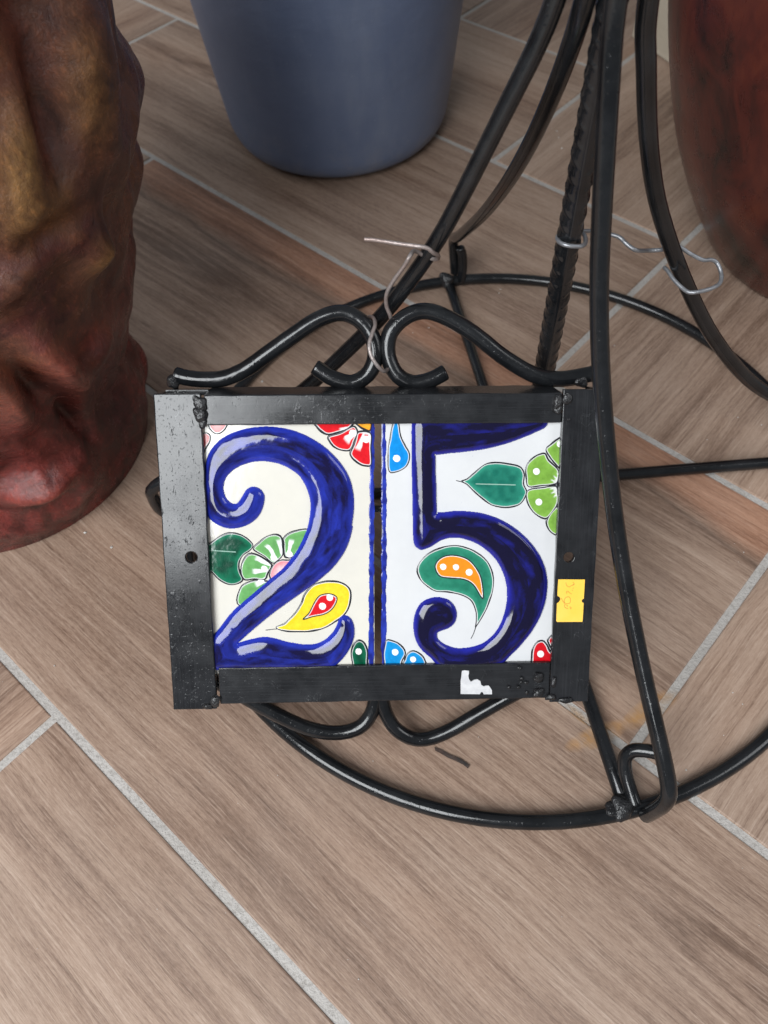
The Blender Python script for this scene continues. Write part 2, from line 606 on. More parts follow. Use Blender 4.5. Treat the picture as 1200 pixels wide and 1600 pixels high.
PM = plank_mesh('plank', L - GAP, W - GAP)
rp = random.Random(3)
for m in range(-3, 4):
    for i in range(-9, 14):
        for kind in 'AB':
            if kind == 'A':
                u0, v0 = O_ + i * W - m * L, VA + (i - 1) * W + m * L
                uc, vc, ang = u0 + W / 2, v0 + L / 2, YAW + math.pi / 2
            else:
                u0, v0 = O_ + (i + 1) * W - m * L, VA + (i - 1) * W + m * L
                uc, vc, ang = u0 + L / 2, v0 + W / 2, YAW
            x, y = uv_world(uc, vc)
            if not (-1.05 < x < 1.15 and -.45 < y < 1.65):
                continue
            o = bpy.data.objects.new('plank', PM)
            COL.objects.link(o)
            o.parent = floor
            o.location = (x, y, rp.uniform(-.0002, .0002))
            stripe = (kind == 'A' and m == 0 and i == 1)
            o.color = (1, 1.0 if stripe else 0, 1, 1)
            o.rotation_euler = (0, 0, ang + (math.pi if rp.random() < .5 and not stripe else 0))

# ------------------------------------------------------------------ blue pot
def lathe(name, prof, mat, parent=None, seg=96, n=4, wob=0.0):
    P = spline(prof, n)
    V, F = [], []
    for (r, z) in P:
        for k in range(seg):
            a = 2 * math.pi * k / seg
            rr = max(r, 0) * (1 + wob * math.sin(3 * a + z * 20) + wob * .6 * math.sin(5 * a - z * 31))
            V.append((rr * math.cos(a), rr * math.sin(a), z))
    for i in range(len(P) - 1):
        for k in range(seg):
            k2 = (k + 1) % seg
            F.append((i * seg + k, i * seg + k2, (i + 1) * seg + k2, (i + 1) * seg + k))
    return mesh_obj(name, V, F, mat, parent)


pot = empty('flower_pot', (-.0186, .7155, 0))
tag(pot, 'slate blue tapered flower pot standing on the planks at the top', 'flower pot')
lathe('body', [(0, .0005), (.05, .0005), (.078, .0012), (.090, .0055), (.0968, .015), (.1005, .035), (.1085, .105),
               (.117, .18), (.1254, .25), (.128, .272), (.1278, .276), (.122, .276), (.1205, .27),
               (.112, .18), (.103, .09), (.096, .04), (.08, .025), (0, .024)], M_BLUE, pot, wob=.0016)
lathe('rim', [(.126, .255), (.134, .257), (.1365, .263), (.1365, .280), (.134, .285), (.126, .2855), (.122, .281), (.1215, .262), (.126, .255)],
      M_BLUE, pot, wob=.0016)

# ------------------------------------------------------------------ dark red pot
rpot = empty('urn', (.3505, .5029, 0))
tag(rpot, 'dark red and black mottled round urn at the right edge', 'urn')
lathe('body', [(0, .0005), (.06, .0005), (.078, .001), (.0845, .006), (.093, .018), (.107, .040), (.1235, .070), (.137, .100),
               (.150, .140), (.159, .180), (.1635, .22), (.162, .26), (.150, .30), (.128, .33), (.112, .345),
               (.108, .342), (.124, .326), (.145, .297), (.156, .26), (.157, .22), (.15, .17), (.125, .09), (.08, .02), (0, .015)],
      M_RED, rpot, wob=.004)
lathe('rim', [(.106, .338), (.116, .341), (.124, .349), (.125, .356), (.120, .361), (.110, .360), (.104, .352), (.106, .338)], M_RED, rpot, wob=.004)

# ------------------------------------------------------------------ pale block behind the urn
bm = bmesh.new()
a, b = on_floor(985, 59), on_floor(1043, 100)
ex = (b - a) / np.linalg.norm(b - a)
ey = np.array([-ex[1], ex[0], 0])
blen, bdep, bh = .26, .20, .34
vs_ = []
for z in (.0005, bh):
    for (s, t) in ((0, 0), (blen, 0), (blen, bdep), (0, bdep)):
        p = a + ex * s + ey * t
        vs_.append(bm.verts.new((p[0], p[1], z)))
for f in ((3, 2, 1, 0), (4, 5, 6, 7), (0, 1, 5, 4), (1, 2, 6, 5), (2, 3, 7, 6), (3, 0, 4, 7)):
    bm.faces.new([vs_[i] for i in f])
bmesh.ops.bevel(bm, geom=bm.edges[:], offset=.002, segments=2, affect='EDGES')
bmesh.ops.recalc_face_normals(bm, faces=bm.faces)
blk = bm_obj('plinth', bm, M_BLOCK)
tag(blk, 'pale cream wooden plinth corner behind the red urn', 'plinth')

# ------------------------------------------------------------------ carved figure at the left
SC = np.array([-.251, .3615])


def sc_coord(x, y):
    """pixel -> (angle, z) on the carved trunk"""
    d = ray((x, y))
    lo = None
    for t in np.linspace(.15, .9, 1500):
        P = CAM + d * t
        r = np.hypot(P[0] - SC[0], P[1] - SC[1])
        if r < np.interp(P[2], PZ, PR):
            return math.atan2(P[1] - SC[1], P[0] - SC[0]), P[2]
    return None


PZ = np.array([0, .012, .03, .045, .062, .083, .106, .127, .140, .155, .170, .182, .201, .213, .231, .248, .28, .33, .38, .42, .45])
PR = np.array([.094, .097, .0985, .098, .0965, .1035, .114, .1225, .1248, .1305, .1358, .1378, .145, .1475, .146, .1455, .15, .148, .13, .09, .02])
nz, nt = 320, 420
zz = np.linspace(0, .45, nz)
tt = np.linspace(0, 2 * math.pi, nt, endpoint=False)
Tg, Zg = np.meshgrid(tt, zz)
Rg = np.interp(Zg, PZ, PR)
# soften the kinks of the profile
Rr = np.interp(zz, PZ, PR)
Rr = np.convolve(np.pad(Rr, 4, 'edge'), np.ones(9) / 9, 'valid')
Rg = np.repeat(Rr[:, None], nt, 1)


def dth(a):
    return (Tg - a + math.pi) % (2 * math.pi) - math.pi


def blob(px, w, hgt, amp, lean=0.0):
    global Rg
    c = sc_coord(*px)
    if c is None: return
    s = dth(c[0]) * .125
    z = Zg - c[1]
    s = s - lean * z
    Rg = Rg + amp * np.exp(-(s / w) ** 2 - (z / hgt) ** 2)


def blob_at(theta, z0, w, hgt, amp, lean=0.0):
    global Rg
    s = dth(theta) * .125 - lean * (Zg - z0)
    Rg = Rg + amp * np.exp(-(s / w) ** 2 - ((Zg - z0) / hgt) ** 2)


blob((100, 130), .022, .030, .016, .15)
blob((150, 235), .012, .020, .005, .3)
blob((135, 395), .011, .013, .011)
blob((85, 300), .016, .020, .008)
blob((40, 60), .012, .030, -.010, .2)
blob((55, 200), .010, .026, -.010, .3)
blob((15, 230), .012, .034, .010, .3)
blob((60, 375), .030, .008, -.008, .2)
blob((20, 430), .020, .012, .008)
blob((165, 330), .007, .022, -.006, .2)
blob((78, 570), .0075, .032, .016, -.25)
blob((45, 600), .0065, .034, -.014, -.2)
blob((14, 610), .009, .030, .011)
blob((112, 640), .0060, .034, -.011, -.2)
blob((60, 750), .028, .010, .015)
blob((125, 745), .012, .014, .006)
blob((145, 545), .016, .012, .009, .2)
blob((180, 630), .02, .03, -.004)
for (th_, z0, w_, h_, a_) in ((.55, .208, .05, .013, .0070), (.55, .182, .05, .0045, -.0070), (.6, .164, .05, .010, .0045), (.6, .141, .05, .0045, -.0050),
                              (.6, .122, .05, .010, .0035), (.6, .098, .05, .005, -.003), (.6, .066, .06, .007, -.0045), (.55, .24, .05, .008, -.004), (.6, .030, .07, .016, .003),
                              (2.2, .20, .05, .05, .012), (3.4, .12, .05, .05, -.01), (4.2, .25, .05, .06, .01), (1.4, .1, .04, .05, -.008),
                              (5.3, .33, .05, .05, .010), (.2, .36, .05, .05, .008)):
    blob_at(th_, z0, w_, h_, a_)
for k_ in range(70):
    rr_ = random.Random(100 + k_)
    blob_at(rr_.uniform(0, 6.28), rr_.uniform(.08, .4), rr_.uniform(.005, .016), rr_.uniform(.006, .022), rr_.uniform(-.0032, .0032), rr_.uniform(-.4, .4))
Tn = (Tg - 2.2) % (2 * math.pi)
wq = vnoise(Tn * 3 + 9, Zg * 25, 61) * 1.4
for (ka, kz, am, sd) in ((4.6, 26, .0034, 62), (9.5, 52, .0016, 63), (24, 120, .0005, 64)):     # gouged, ridged carving
    rg_ = 2 * vnoise(Tn * ka + wq, Zg * kz + wq, sd)
    Rg = Rg + am * (rg_ - 1.0)  * sstep(.0, .02, Zg) * sstep(.45, .40, Zg)
V = np.stack([SC[0] + Rg * np.cos(Tg), SC[1] + Rg * np.sin(Tg), Zg], 2) - np.array([SC[0], SC[1], 0])
F = [(i * nt + k, i * nt + (k + 1) % nt, (i + 1) * nt + (k + 1) % nt, (i + 1) * nt + k) for i in range(nz - 1) for k in range(nt)]
F.append(tuple((nz - 1) * nt + k for k in range(nt)))
# stain colours: red below, umber above, gold rubbed on the swellings
n_big = vnoise(Tn * 4, Zg * 45, 5)
n_sml = vnoise(Tn * 17, Zg * 130, 6)
red = np.array([.170, .030, .026]); umb = np.array([.150, .062, .030]); gold = np.array([.36, .20, .062]); plum = np.array([.085, .026, .022])
up_ = sstep(.10, .19, Zg + .05 * (n_big - .5))
Cc = red * (1 - up_[..., None]) + umb * up_[..., None]
n_mid = .5 * vnoise(Tn * 9, Zg * 70, 8) + .5 * vnoise(Tn * 21, Zg * 160, 9)
pm = np.clip(sstep(.45, .75, n_big) * .5 + sstep(.45, .70, n_mid) * .6, 0, 1)[..., None]
Cc = Cc * (1 - pm) + plum * pm


def daub(px, w, h_, amt, colr, lean=0.0):
    global Cc
    c = sc_coord(*px)
    if c is None: return
    s = dth(c[0]) * .125; z = Zg - c[1]; s = s - lean * z
    m_ = amt * np.exp(-(s / w) ** 2 - (z / h_) ** 2) * sstep(.15, .7, .35 + .65 * n_sml)
    Cc = Cc * (1 - m_[..., None]) + colr * m_[..., None]


daub((92, 115), .008, .019, 1.0, gold * 1.15, .1)
daub((120, 160), .016, .020, .4, gold * .7)
daub((55, 200), .010, .030, .9, plum * .9, .3)
daub((45, 50), .012, .03, .8, plum * .8)
daub((132, 395), .006, .008, .6, gold * .9)
daub((3, 255), .007, .022, .7, gold * .7, .3)
daub((55, 330), .014, .010, .45, gold * .6)
daub((25, 40), .02, .02, .6, np.array([.16, .05, .03]))
daub((170, 240), .02, .10, .7, plum)
daub((75, 560), .007, .028, .8, np.array([.24, .062, .046]), -.25)
daub((60, 745), .026, .010, .8, np.array([.27, .060, .046]))
daub((10, 620), .010, .028, .7, np.array([.22, .060, .040]))
daub((185, 640), .024, .045, .9, np.array([.065, .020, .021]))
daub((128, 520), .007, .007, .8, np.array([.24, .05, .036]))
fig = mesh_obj('carved_trunk', V.reshape(-1, 3), F, M_CARVE, None, True, Cc.reshape(-1, 3))
fig.location = (SC[0], SC[1], .0005)
tag(fig, 'lumpy carved wooden trunk stained dark red and gold at the left edge', 'carving')

# ------------------------------------------------------------------ iron stand
SX, SY, SR, RZ = .0761, .2882, .1976, .0048
ROD = .0037
stand = empty('iron_stand', (SX, SY, 0))
tag(stand, 'black iron rod stand with round floor ring and four flared legs', 'plant stand')
tube('ring', [(SR * math.cos(a), SR * math.sin(a), RZ) for a in np.linspace(0, 2 * math.pi, 160, endpoint=False)], .0039, M_ROD, stand, 14, True, .006)
# (distance from the ring's centre, height) down each leg, from the bundle at the top to the floor
FOOT = [(.1800, .0570), (.1945, .0485), (.2015, .0420), (.2035, .0330), (.2030, .0200), (.2020, .0075)]
LEGS = [
    [(-.0030, .62), (-.0030, .50), (-.0028, .42), (-.0015, .36), (.0020, .32), (.0075, .2900), (.0125, .2725), (.0199, .2541), (.0279, .2346), (.0357, .2157), (.0443, .1963), (.0552, .1769), (.0703, .1537), (.0883, .1324), (.1117, .1070), (.146, .0780)] + FOOT,
    [(-.0130, .62), (-.0130, .50), (-.0130, .40), (-.0122, .35), (-.0098, .315), (-.0045, .2880), (.0030, .2690), (.0127, .2505), (.0264, .2281), (.0439, .2032), (.0710, .1693), (.1136, .1224), (.1550, .0820), (.1860, .0525), (.1970, .0445), (.2030, .0370), (.2045, .0250), (.2030, .0075)],
    [(.0160, .62), (.0165, .50), (.0180, .40), (.0200, .34), (.0230, .2947), (.0281, .2738), (.0391, .2387), (.0509, .2052), (.0690, .1707), (.0951, .1347), (.1226, .1045), (.1565, .0759), (.1827, .0575)] + FOOT[1:],
    [(.0200, .62), (.0200, .50), (.0205, .40), (.0212, .34), (.0230, .2837), (.0276, .2623), (.0339, .2378), (.0426, .2123), (.0532, .1897), (.0699, .1601), (.0924, .1255), (.1198, .0925), (.1421, .0733), (.163, .062)] + FOOT[1:]]
AZ = [math.radians(a) for a in (179.5, 94, -77.5, 2)]
TANG = [0.0, 0.0, 0.0, 0.0]


def polar(az, r, s, z):
    return (r * math.cos(az) - s * math.sin(az), r * math.sin(az) + s * math.cos(az), z)


for q_, az in enumerate(AZ):
    pts_ = []
    for (r, z) in LEGS[q_]:
        s_off = -.004 * max(0, min(1, (.05 - z) / .05))
        if q_ == 0:                  # the left foot is splayed out a little and bent forward
            w_ = max(0, min(1, (r - .12) / .08)); s_off += .0125 * w_ * w_
            r += .007 * max(0, min(1, (r - .17) / .03)) * (1 if z > .015 else .3)
        pts_.append(polar(az, r, s_off, z))
    path = spline(pts_, 10)
    for _ in range(10):              # cold-bent rod: no kinks
        path[1:-30] = (path[:-31] + 2 * path[1:-30] + path[2:-29]) / 4
    leg = tube('leg', path, ROD, M_ROD, stand, 14, rough=.006)
    hook = spline([polar(az, .1965, -.0060, .0070), polar(az, .1900, -.0062, .0100), polar(az, .1815, -.0062, .0150), polar(az, .1765, -.0050, .0205),
                   polar(az, .1755, -.0015, .0245), polar(az, .1775, .0030, .0268), polar(az, .1800, .0070, .0280), polar(az, .184, .011, .030)], 6)
    if q_ == 1:                      # the rear foot is braced by a short upright instead
        hook = spline([polar(az, .1960, -.0068, .0050), polar(az, .1965, -.0076, .0160), polar(az, .1975, -.0072, .0270), polar(az, .1985, -.0050, .0340)], 6)
    tube('foot_hook', hook, .0034, M_ROD, stand, 12, rough=.01)


def lump(name, c, r, mat, parent, seed, sq=(1, 1, 1), sub=3, amp=.35):
    bm = bmesh.new()
    bmesh.ops.create_icosphere(bm, subdivisions=sub, radius=1.0)
    rr = random.Random(seed)
    cs = [(Vector((rr.uniform(-1, 1), rr.uniform(-1, 1), rr.uniform(-1, 1))).normalized(), rr.uniform(.3, 1) * amp, rr.uniform(3, 9)) for _ in range(12)]
    for v in bm.verts:
        d = v.co.normalized()
        s = 1 + sum(a * math.exp(-k * (1 - d.dot(n)) * 2.0) for n, a, k in cs) - amp * .6
        v.co = Vector((d.x * s * r * sq[0] + c[0], d.y * s * r * sq[1] + c[1], d.z * s * r * sq[2] + c[2]))
    return bm_obj(name, bm, mat, parent, True)


# two struts crossing under the post
s1 = [polar(AZ[1], SR, .003, RZ), polar(AZ[2], SR, -.0105, RZ)]
tube('strut', np.array([np.array(s1[0]) * (1 - t) + np.array(s1[1]) * t for t in np.linspace(0, 1, 14)]), .0037, M_ROD, stand, 12, rough=.01)
s2 = [polar(AZ[0], SR, 0, RZ - .0008), polar(AZ[3], SR, .0, RZ + .003)]
tube('strut', np.array([np.array(s2[0]) * (1 - t) + np.array(s2[1]) * t for t in np.linspace(0, 1, 14)]), .0037, M_ROD, stand, 12, rough=.01)
for k_, (az, s) in enumerate(((AZ[1], .004), (AZ[2], -.0125), (AZ[0], .004), (AZ[3], .004))):
    lump('weld', polar(az, SR - .002, s, RZ + .003), .0062, M_WELD, stand, k_ + 1, (1, 1, .8))
lump('weld', polar(AZ[2], SR - .003, -.0155, RZ + .001), .0048, M_WELD, stand, 12, (1.2, 1, .7))

# ribbed reinforcing bar as the post
V, F = [], []
segp, nzp = 48, 900
zp = np.linspace(.004, .68, nzp)
px0, py0 = .0855 - SX, .2835 - SY
for z in zp:
    for k in range(segp):
        a = 2 * math.pi * k / segp
        fl_ = (a % math.pi) - math.pi / 2
        ph = z / .0074 + (.42 * fl_ if a < math.pi else -.42 * fl_ + .5)
        ph = abs((ph % 1.0) - .5)
        rib = .00050 * math.exp(-(ph / .10) ** 2) * min(1, max(0, (1.35 - abs(fl_)) / .35))
        lon = .0008 * math.exp(-((abs(fl_) - math.pi / 2) / .15) ** 2)
        r = .0049 + max(rib, lon)
        V.append((px0 + r * math.cos(a + 1.42), py0 + r * math.sin(a + 1.42), z))
for i in range(nzp - 1):
    for k in range(segp):
        k2 = (k + 1) % segp
        F.append((i * segp + k, i * segp + k2, (i + 1) * segp + k2, (i + 1) * segp + k))
F.append(tuple((nzp - 1) * segp + k for k in range(segp)))
mesh_obj('ribbed_post', V, F, M_ROD, stand)
tube('collar', [(px0 + .0165 * math.cos(a), py0 + .0165 * math.sin(a), .585) for a in np.linspace(0, 2 * math.pi, 40, endpoint=False)], .0035, M_ROD, stand, 12, True)

# ------------------------------------------------------------------ number frame
RM = np.array([[0.9981254921, 0.0577529701, 0.0202508370], [-0.0248588007, 0.6849535710, -0.7281625132], [-0.0559244309, 0.7262941553, 0.6851052897]])
FC = np.array([-0.0023088681, 0.1909432525, 0.0966303361])
FWID, FHEI = .19873, .14927
FB = FC + RM @ np.array([0, -FHEI / 2, 0])     # base of the frame
ROT = Matrix(RM.tolist())


def pl(px, off=0.0):
    """pixel(s) -> frame coordinates (x right, y up from the base, z out of the face) on the plane z = off"""
    px = np.asarray(px, float)
    d = ray(px)
    n = RM[:, 2]
    t = ((FB + n * off - CAM) @ n) / (d @ n)
    P = CAM + d * t[..., None] - FB
    return P @ RM


frame = empty('house_number_sign', FB, ROT)
tag(frame, 'black welded angle iron frame with scroll ornaments holding the two number tiles', 'sign')
TH, DEP = .0028, .0215


def box_bm(bm, x0, x1, y0, y1, z0, z1):
    bmesh.ops.create_cube(bm, size=1, matrix=Matrix.Translation(((x0 + x1) / 2, (y0 + y1) / 2, (z0 + z1) / 2)) @ Matrix.Diagonal((x1 - x0, y1 - y0, z1 - z0, 1)))


def angle_bar(name, prof, axis, a0, a1, hole=None):
    """L profile (list of 2D points, counter-clockwise) swept along an axis of the frame, edges softened, optional drilled hole"""
    bm = bmesh.new()
    rings = []
    n = 26
    rr = random.Random(hash(name) % 99 + int((a0 + 1) * 1e5))
    for i in range(n + 1):
        s = a0 + (a1 - a0) * i / n
        ring = []
        for (p, z) in prof:
            jz = 0.0; jp = rr.uniform(-.00016, .00016)
            ring.append(bm.verts.new((p + jp, s, z + jz) if axis == 'y' else (s, p + jp, z + jz)))
        rings.append(ring)
    m = len(prof)
    for i in range(n):
        for k in range(m):
            bm.faces.new((rings[i][k], rings[i][(k + 1) % m], rings[i + 1][(k + 1) % m], rings[i + 1][k]))
    bm.faces.new(rings[0][::-1]); bm.faces.new(rings[-1])
    bmesh.ops.recalc_face_normals(bm, faces=bm.faces)
    o = bm_obj(name, bm, M_IRON if axis == 'y' else M_IRON_H, frame)
    if hole is not None:
        cb = bmesh.new()
        bmesh.ops.create_cone(cb, cap_ends=True, segments=24, radius1=.0025, radius2=.0025, depth=.012, matrix=Matrix.Translation((hole[0], hole[1], 0)))
        cut = bm_obj('cutter', cb, M_IRON, frame)
        md = o.modifiers.new('hole', 'BOOLEAN'); md.object = cut; md.operation = 'DIFFERENCE'; md.solver = 'EXACT'
        dg = bpy.context.evaluated_depsgraph_get()
        me = bpy.data.meshes.new_from_object(o.evaluated_get(dg))
        o.modifiers.clear(); o.data = me
        bpy.data.objects.remove(cut)
    bv = o.modifiers.new('edge', 'BEVEL'); bv.width = .00055; bv.segments = 2; bv.limit_method = 'ANGLE'; bv.angle_limit = math.radians(50)
    return o


XL, XR = -FWID / 2, FWID / 2
xl_in = pl((325.5, 850))[0]; xr_in = pl((870, 850))[0]
yt_in = pl((600, 663))[1]; yb_in = pl((600, 1041))[1]
yt, yb = FHEI, 0.0
angle_bar('side_bar', [(XL, 0), (XL, -DEP), (XL + TH, -DEP), (XL + TH, -TH), (xl_in, -TH), (xl_in, 0)], 'y', yb, yt, pl((299, 871))[:2])
angle_bar('side_bar', [(XR, 0), (xr_in, 0), (xr_in, -TH), (XR - TH, -TH), (XR - TH, -DEP), (XR, -DEP)], 'y', yb + .0005, yt + .0008, pl((889, 871))[:2])
angle_bar('top_bar', [(yt - .0008, -.0006), (yt_in, -.0006), (yt_in, -.0006 - TH), (yt - TH, -.0006 - TH), (yt - TH + .0018, -DEP), (yt + .0014, -DEP)], 'x', xl_in + .0012, xr_in - .0003)
# the flange of the top bar runs on behind the side bars
bm = bmesh.new(); box_bm(bm, XL + TH + .0003, xl_in + .0015, yt - TH + .0012, yt + .0008, -DEP, -.0105)
bm_obj('top_bar_end', bm, M_IRON, frame)
angle_bar('bottom_bar', [(yb + .0022, -.0008), (yb + .0022, -DEP), (yb + .0022 + TH, -DEP), (yb + .0022 + TH, -.0008 - TH), (yb_in, -.0008 - TH), (yb_in, -.0008)], 'x', xl_in + .0014, xr_in - .0002)
# retaining strap behind the tiles
yc = pl((590, 795), -.013)[1]
bm = bmesh.new(); box_bm(bm, XL + TH, XR - TH, yc - .0016, yc + .0016, -.0160, -.0130)
bm_obj('rear_strap', bm, M_IRON, frame)
# small cut tab under the bottom bar
tb = pl((685, 1099), -.012)
bm = bmesh.new(); box_bm(bm, tb[0] - .0025, tb[0] + .0022, -.0020, .0030, -.0150, -.0125)
bmesh.ops.rotate(bm, verts=bm.verts, cent=(tb[0], 0, -.013), matrix=Matrix.Rotation(-.35, 3, 'Z'))
bm_obj('tab', bm, M_IRON, frame)

# welds at the corners
wl = [((313, 632), .0030, (1, 1.1, .5)), ((313, 650), .0034, (.9, 1.2, .55)), ((316, 662), .0020, (1, 1, .6)), ((306, 624), .0018, (1, 1, .5)),
      ((872, 626), .0030, (.9, 1.2, .6)), ((871, 640), .0024, (1, 1, .6)), ((886, 622), .0022, (1, 1.4, .5)),
      ((842, 1059), .0027, (1, 1, .5)), ((842, 1083), .0026, (1.1, .9, .5)), ((861, 1089), .0024, (1.3, .8, .5)), ((883, 1094), .0022, (1.8, .8, .5)),
      ((865, 1068), .0018, (.8, 1.6, .5)), ((815, 1060), .0010, (1, 1, .6)), ((814, 1066), .0008, (1, 1, .6)), ((822, 1067), .0010, (1, 1, .6)),
      ((810, 1074), .0010, (1, 1, .6)), ((795, 1074), .0008, (1, 1, .6)), ((812, 1044), .0009, (1.4, 1, .5)), ((823, 1082), .0009, (1, 1, .5)),
      ((335, 1097), .0026, (1.1, 1.2, .6)), ((325, 1104), .0020, (1.3, .8, .6)), ((340, 1092), .0018, (1, 1, .6)),
      ((889, 655), .0009, (1, .8, .5))]
for i, (p, r, sq) in enumerate(wl):
    c = pl(p, .0004)
    lump('weld', c, r, M_WELD, frame, 40 + i, sq, 3 if r > .0015 else 2)

# scroll ornaments, welded to the back edge of the frame
SO = -.0195
SCR = [
    [(272, 585), (290, 590), (318, 593), (350, 591), (382, 578), (415, 555), (454, 527), (495, 500), (530, 489), (557, 497), (578, 519), (587, 551), (577, 582), (551, 598), (520, 591), (491, 573)],
    [(697, 581), (671, 594), (643, 598), (619, 584), (606, 554), (610, 520), (634, 495), (665, 486), (700, 497), (740, 521), (790, 560), (838, 587), (878, 592), (925, 584), (945, 579)],
    [(330, 1060), (370, 1082), (430, 1115), (482, 1138), (525, 1145), (560, 1137), (580, 1115), (586, 1085), (575, 1062), (548, 1048)],
    [(606, 1050), (598, 1075), (600, 1105), (615, 1135), (640, 1152), (668, 1154), (705, 1140), (750, 1114), (800, 1086), (850, 1062)]]
for pts in SCR:
    P3 = [pl(p, SO) for p in pts]
    tube('scroll', spline(P3, 7), .00375, M_ROD, frame, 14, rough=.012)
# short stubs that join the upper scrolls to the frame
for p in ((270, 592), (905, 590)):
    c = pl(p, SO)
    lump('weld', (c[0], c[1] - .001, SO + .001), .0032, M_WELD, frame, int(p[0]), (1, 1.2, 1))
c = pl((597, 545), SO); lump('weld', c, .0024, M_WELD, frame, 77, (.8, 1.8, .8))
c = pl((592, 1095), SO); lump('weld', c, .0024, M_WELD, frame, 78, (.8, 1.8, .8))


# ------------------------------------------------------------------ flat polygons with thickness (stickers)
def flat_poly(name, pts, z0, z1, mat, parent):
    bm = bmesh.new()
    P = [pl(p) for p in pts]
    top = [bm.verts.new((p[0], p[1], z1)) for p in P]
    bot = [bm.verts.new((p[0], p[1], z0)) for p in P]
    f = bm.faces.new(top)
    n = len(P)
    for i in range(n):
        bm.faces.new((top[i], bot[i], bot[(i + 1) % n], top[(i + 1) % n]))
    bm.faces.new(bot[::-1])
    bmesh.ops.recalc_face_normals(bm, faces=bm.faces)
    bmesh.ops.triangulate(bm, faces=[f_ for f_ in bm.faces if len(f_.verts) > 4])
    return bm_obj(name, bm, mat, parent)


def zs(x, y, s=16.0, ox=860, oy=890):
    return (ox + x / s, oy + y / s)


st = [zs(*p) for p in [(195, 240), (858, 245), (845, 500), (832, 720), (800, 735), (775, 775), (795, 815), (826, 830), (815, 1080), (798, 1300), (165, 1305), (145, 1280),
                       (160, 840), (200, 815), (240, 765), (245, 715), (215, 670), (172, 655), (180, 450)]]
sticker = flat_poly('price_sticker', st, .00005, .00030, M_STICK, frame)
sticker['label'] = 'yellow paper price sticker with faint handwriting'
ink = [[(380, 318), (392, 370), (415, 405), (470, 430)], [(470, 430), (520, 395), (600, 352)], [(562, 310), (585, 345), (582, 375), (540, 385)],
       [(572, 445), (556, 470)], [(540, 505), (552, 520)],
       [(412, 592), (400, 560), (405, 538), (435, 538), (480, 580), (525, 605)],
       [(430, 672), (385, 690), (350, 740), (345, 800), (375, 840), (430, 850), (480, 825), (498, 770), (490, 710), (455, 675), (420, 678)],
       [(268, 705), (300, 770), (345, 845)], [(345, 870), (350, 925), (385, 955), (440, 970)], [(345, 870), (400, 880), (425, 900), (410, 925)], [(470, 930), (505, 935), (512, 970), (480, 972)]]
for s_ in ink:
    pts = spline([pl(zs(*p)) for p in s_], 5)
    pts[:, 2] = .00032
    V, F = tube_geo(pts, .00013, 6)
    mesh_obj('ink_stroke', V, F, M_INK, sticker)
tp = [(722, 1049), (726, 1048), (733, 1049), (733, 1053), (732, 1056), (733, 1062), (736, 1066), (741, 1063), (746, 1062), (751, 1065), (752, 1071), (756, 1073), (760, 1072),
      (764, 1072), (767, 1076), (769, 1080), (769, 1085.5), (756, 1085.5), (754.5, 1082), (751.5, 1082), (750, 1085.3), (720, 1085), (720, 1065)]
residue = flat_poly('torn_label', tp, -.0009, -.0004, M_PAPER, frame)
residue['label'] = 'torn scrap of white paper label'


# ------------------------------------------------------------------ number tiles
TZ = -.0036                      # glazed surface, behind the face of the bars


def sdf(poly, X, Y):
    P = np.asarray(poly, float)
    d2 = np.full(X.shape, 1e18)
    ins = np.zeros(X.shape, bool)
    n = len(P)
    for i in range(n):
        ax, ay = P[i]; bx, by = P[(i + 1) % n]
        ex_, ey_ = bx - ax, by - ay
        L2 = ex_ * ex_ + ey_ * ey_
        if L2 < 1e-12: continue
        t = np.clip(((X - ax) * ex_ + (Y - ay) * ey_) / L2, 0, 1)
        dx, dy = X - ax - t * ex_, Y - ay - t * ey_
        d2 = np.minimum(d2, dx * dx + dy * dy)
        cnd = ((ay > Y) != (by > Y))
        if abs(ey_) > 1e-12:
            ins ^= cnd & (X < ex_ * (Y - ay) / ey_ + ax)
    d = np.sqrt(d2)
    return np.where(ins, -d, d)


def arclen(poly, X, Y):
    P = np.asarray(poly, float)
    best = np.full(X.shape, 1e18); S = np.zeros(X.shape); acc = 0.0
    for i in range(len(P)):
        a_, b_ = P[i], P[(i + 1) % len(P)]
        e_ = b_ - a_; L2 = e_ @ e_
        if L2 < 1e-12: continue
        t = np.clip(((X - a_[0]) * e_[0] + (Y - a_[1]) * e_[1]) / L2, 0, 1)
        d2 = (X - a_[0] - t * e_[0]) ** 2 + (Y - a_[1] - t * e_[1]) ** 2
        m = d2 < best
        best = np.where(m, d2, best); S = np.where(m, acc + t * math.sqrt(L2), S)
        acc += math.sqrt(L2)
    return S


def crop(ox, oy, s):
    return lambda pts: [(ox + x / s, oy + y / s) for (x, y) in pts]


cA, cB = crop(310, 640, 4.138), crop(310, 820, 4.138)
cC, cD = crop(580, 640, 4.0), crop(580, 830, 4.0)


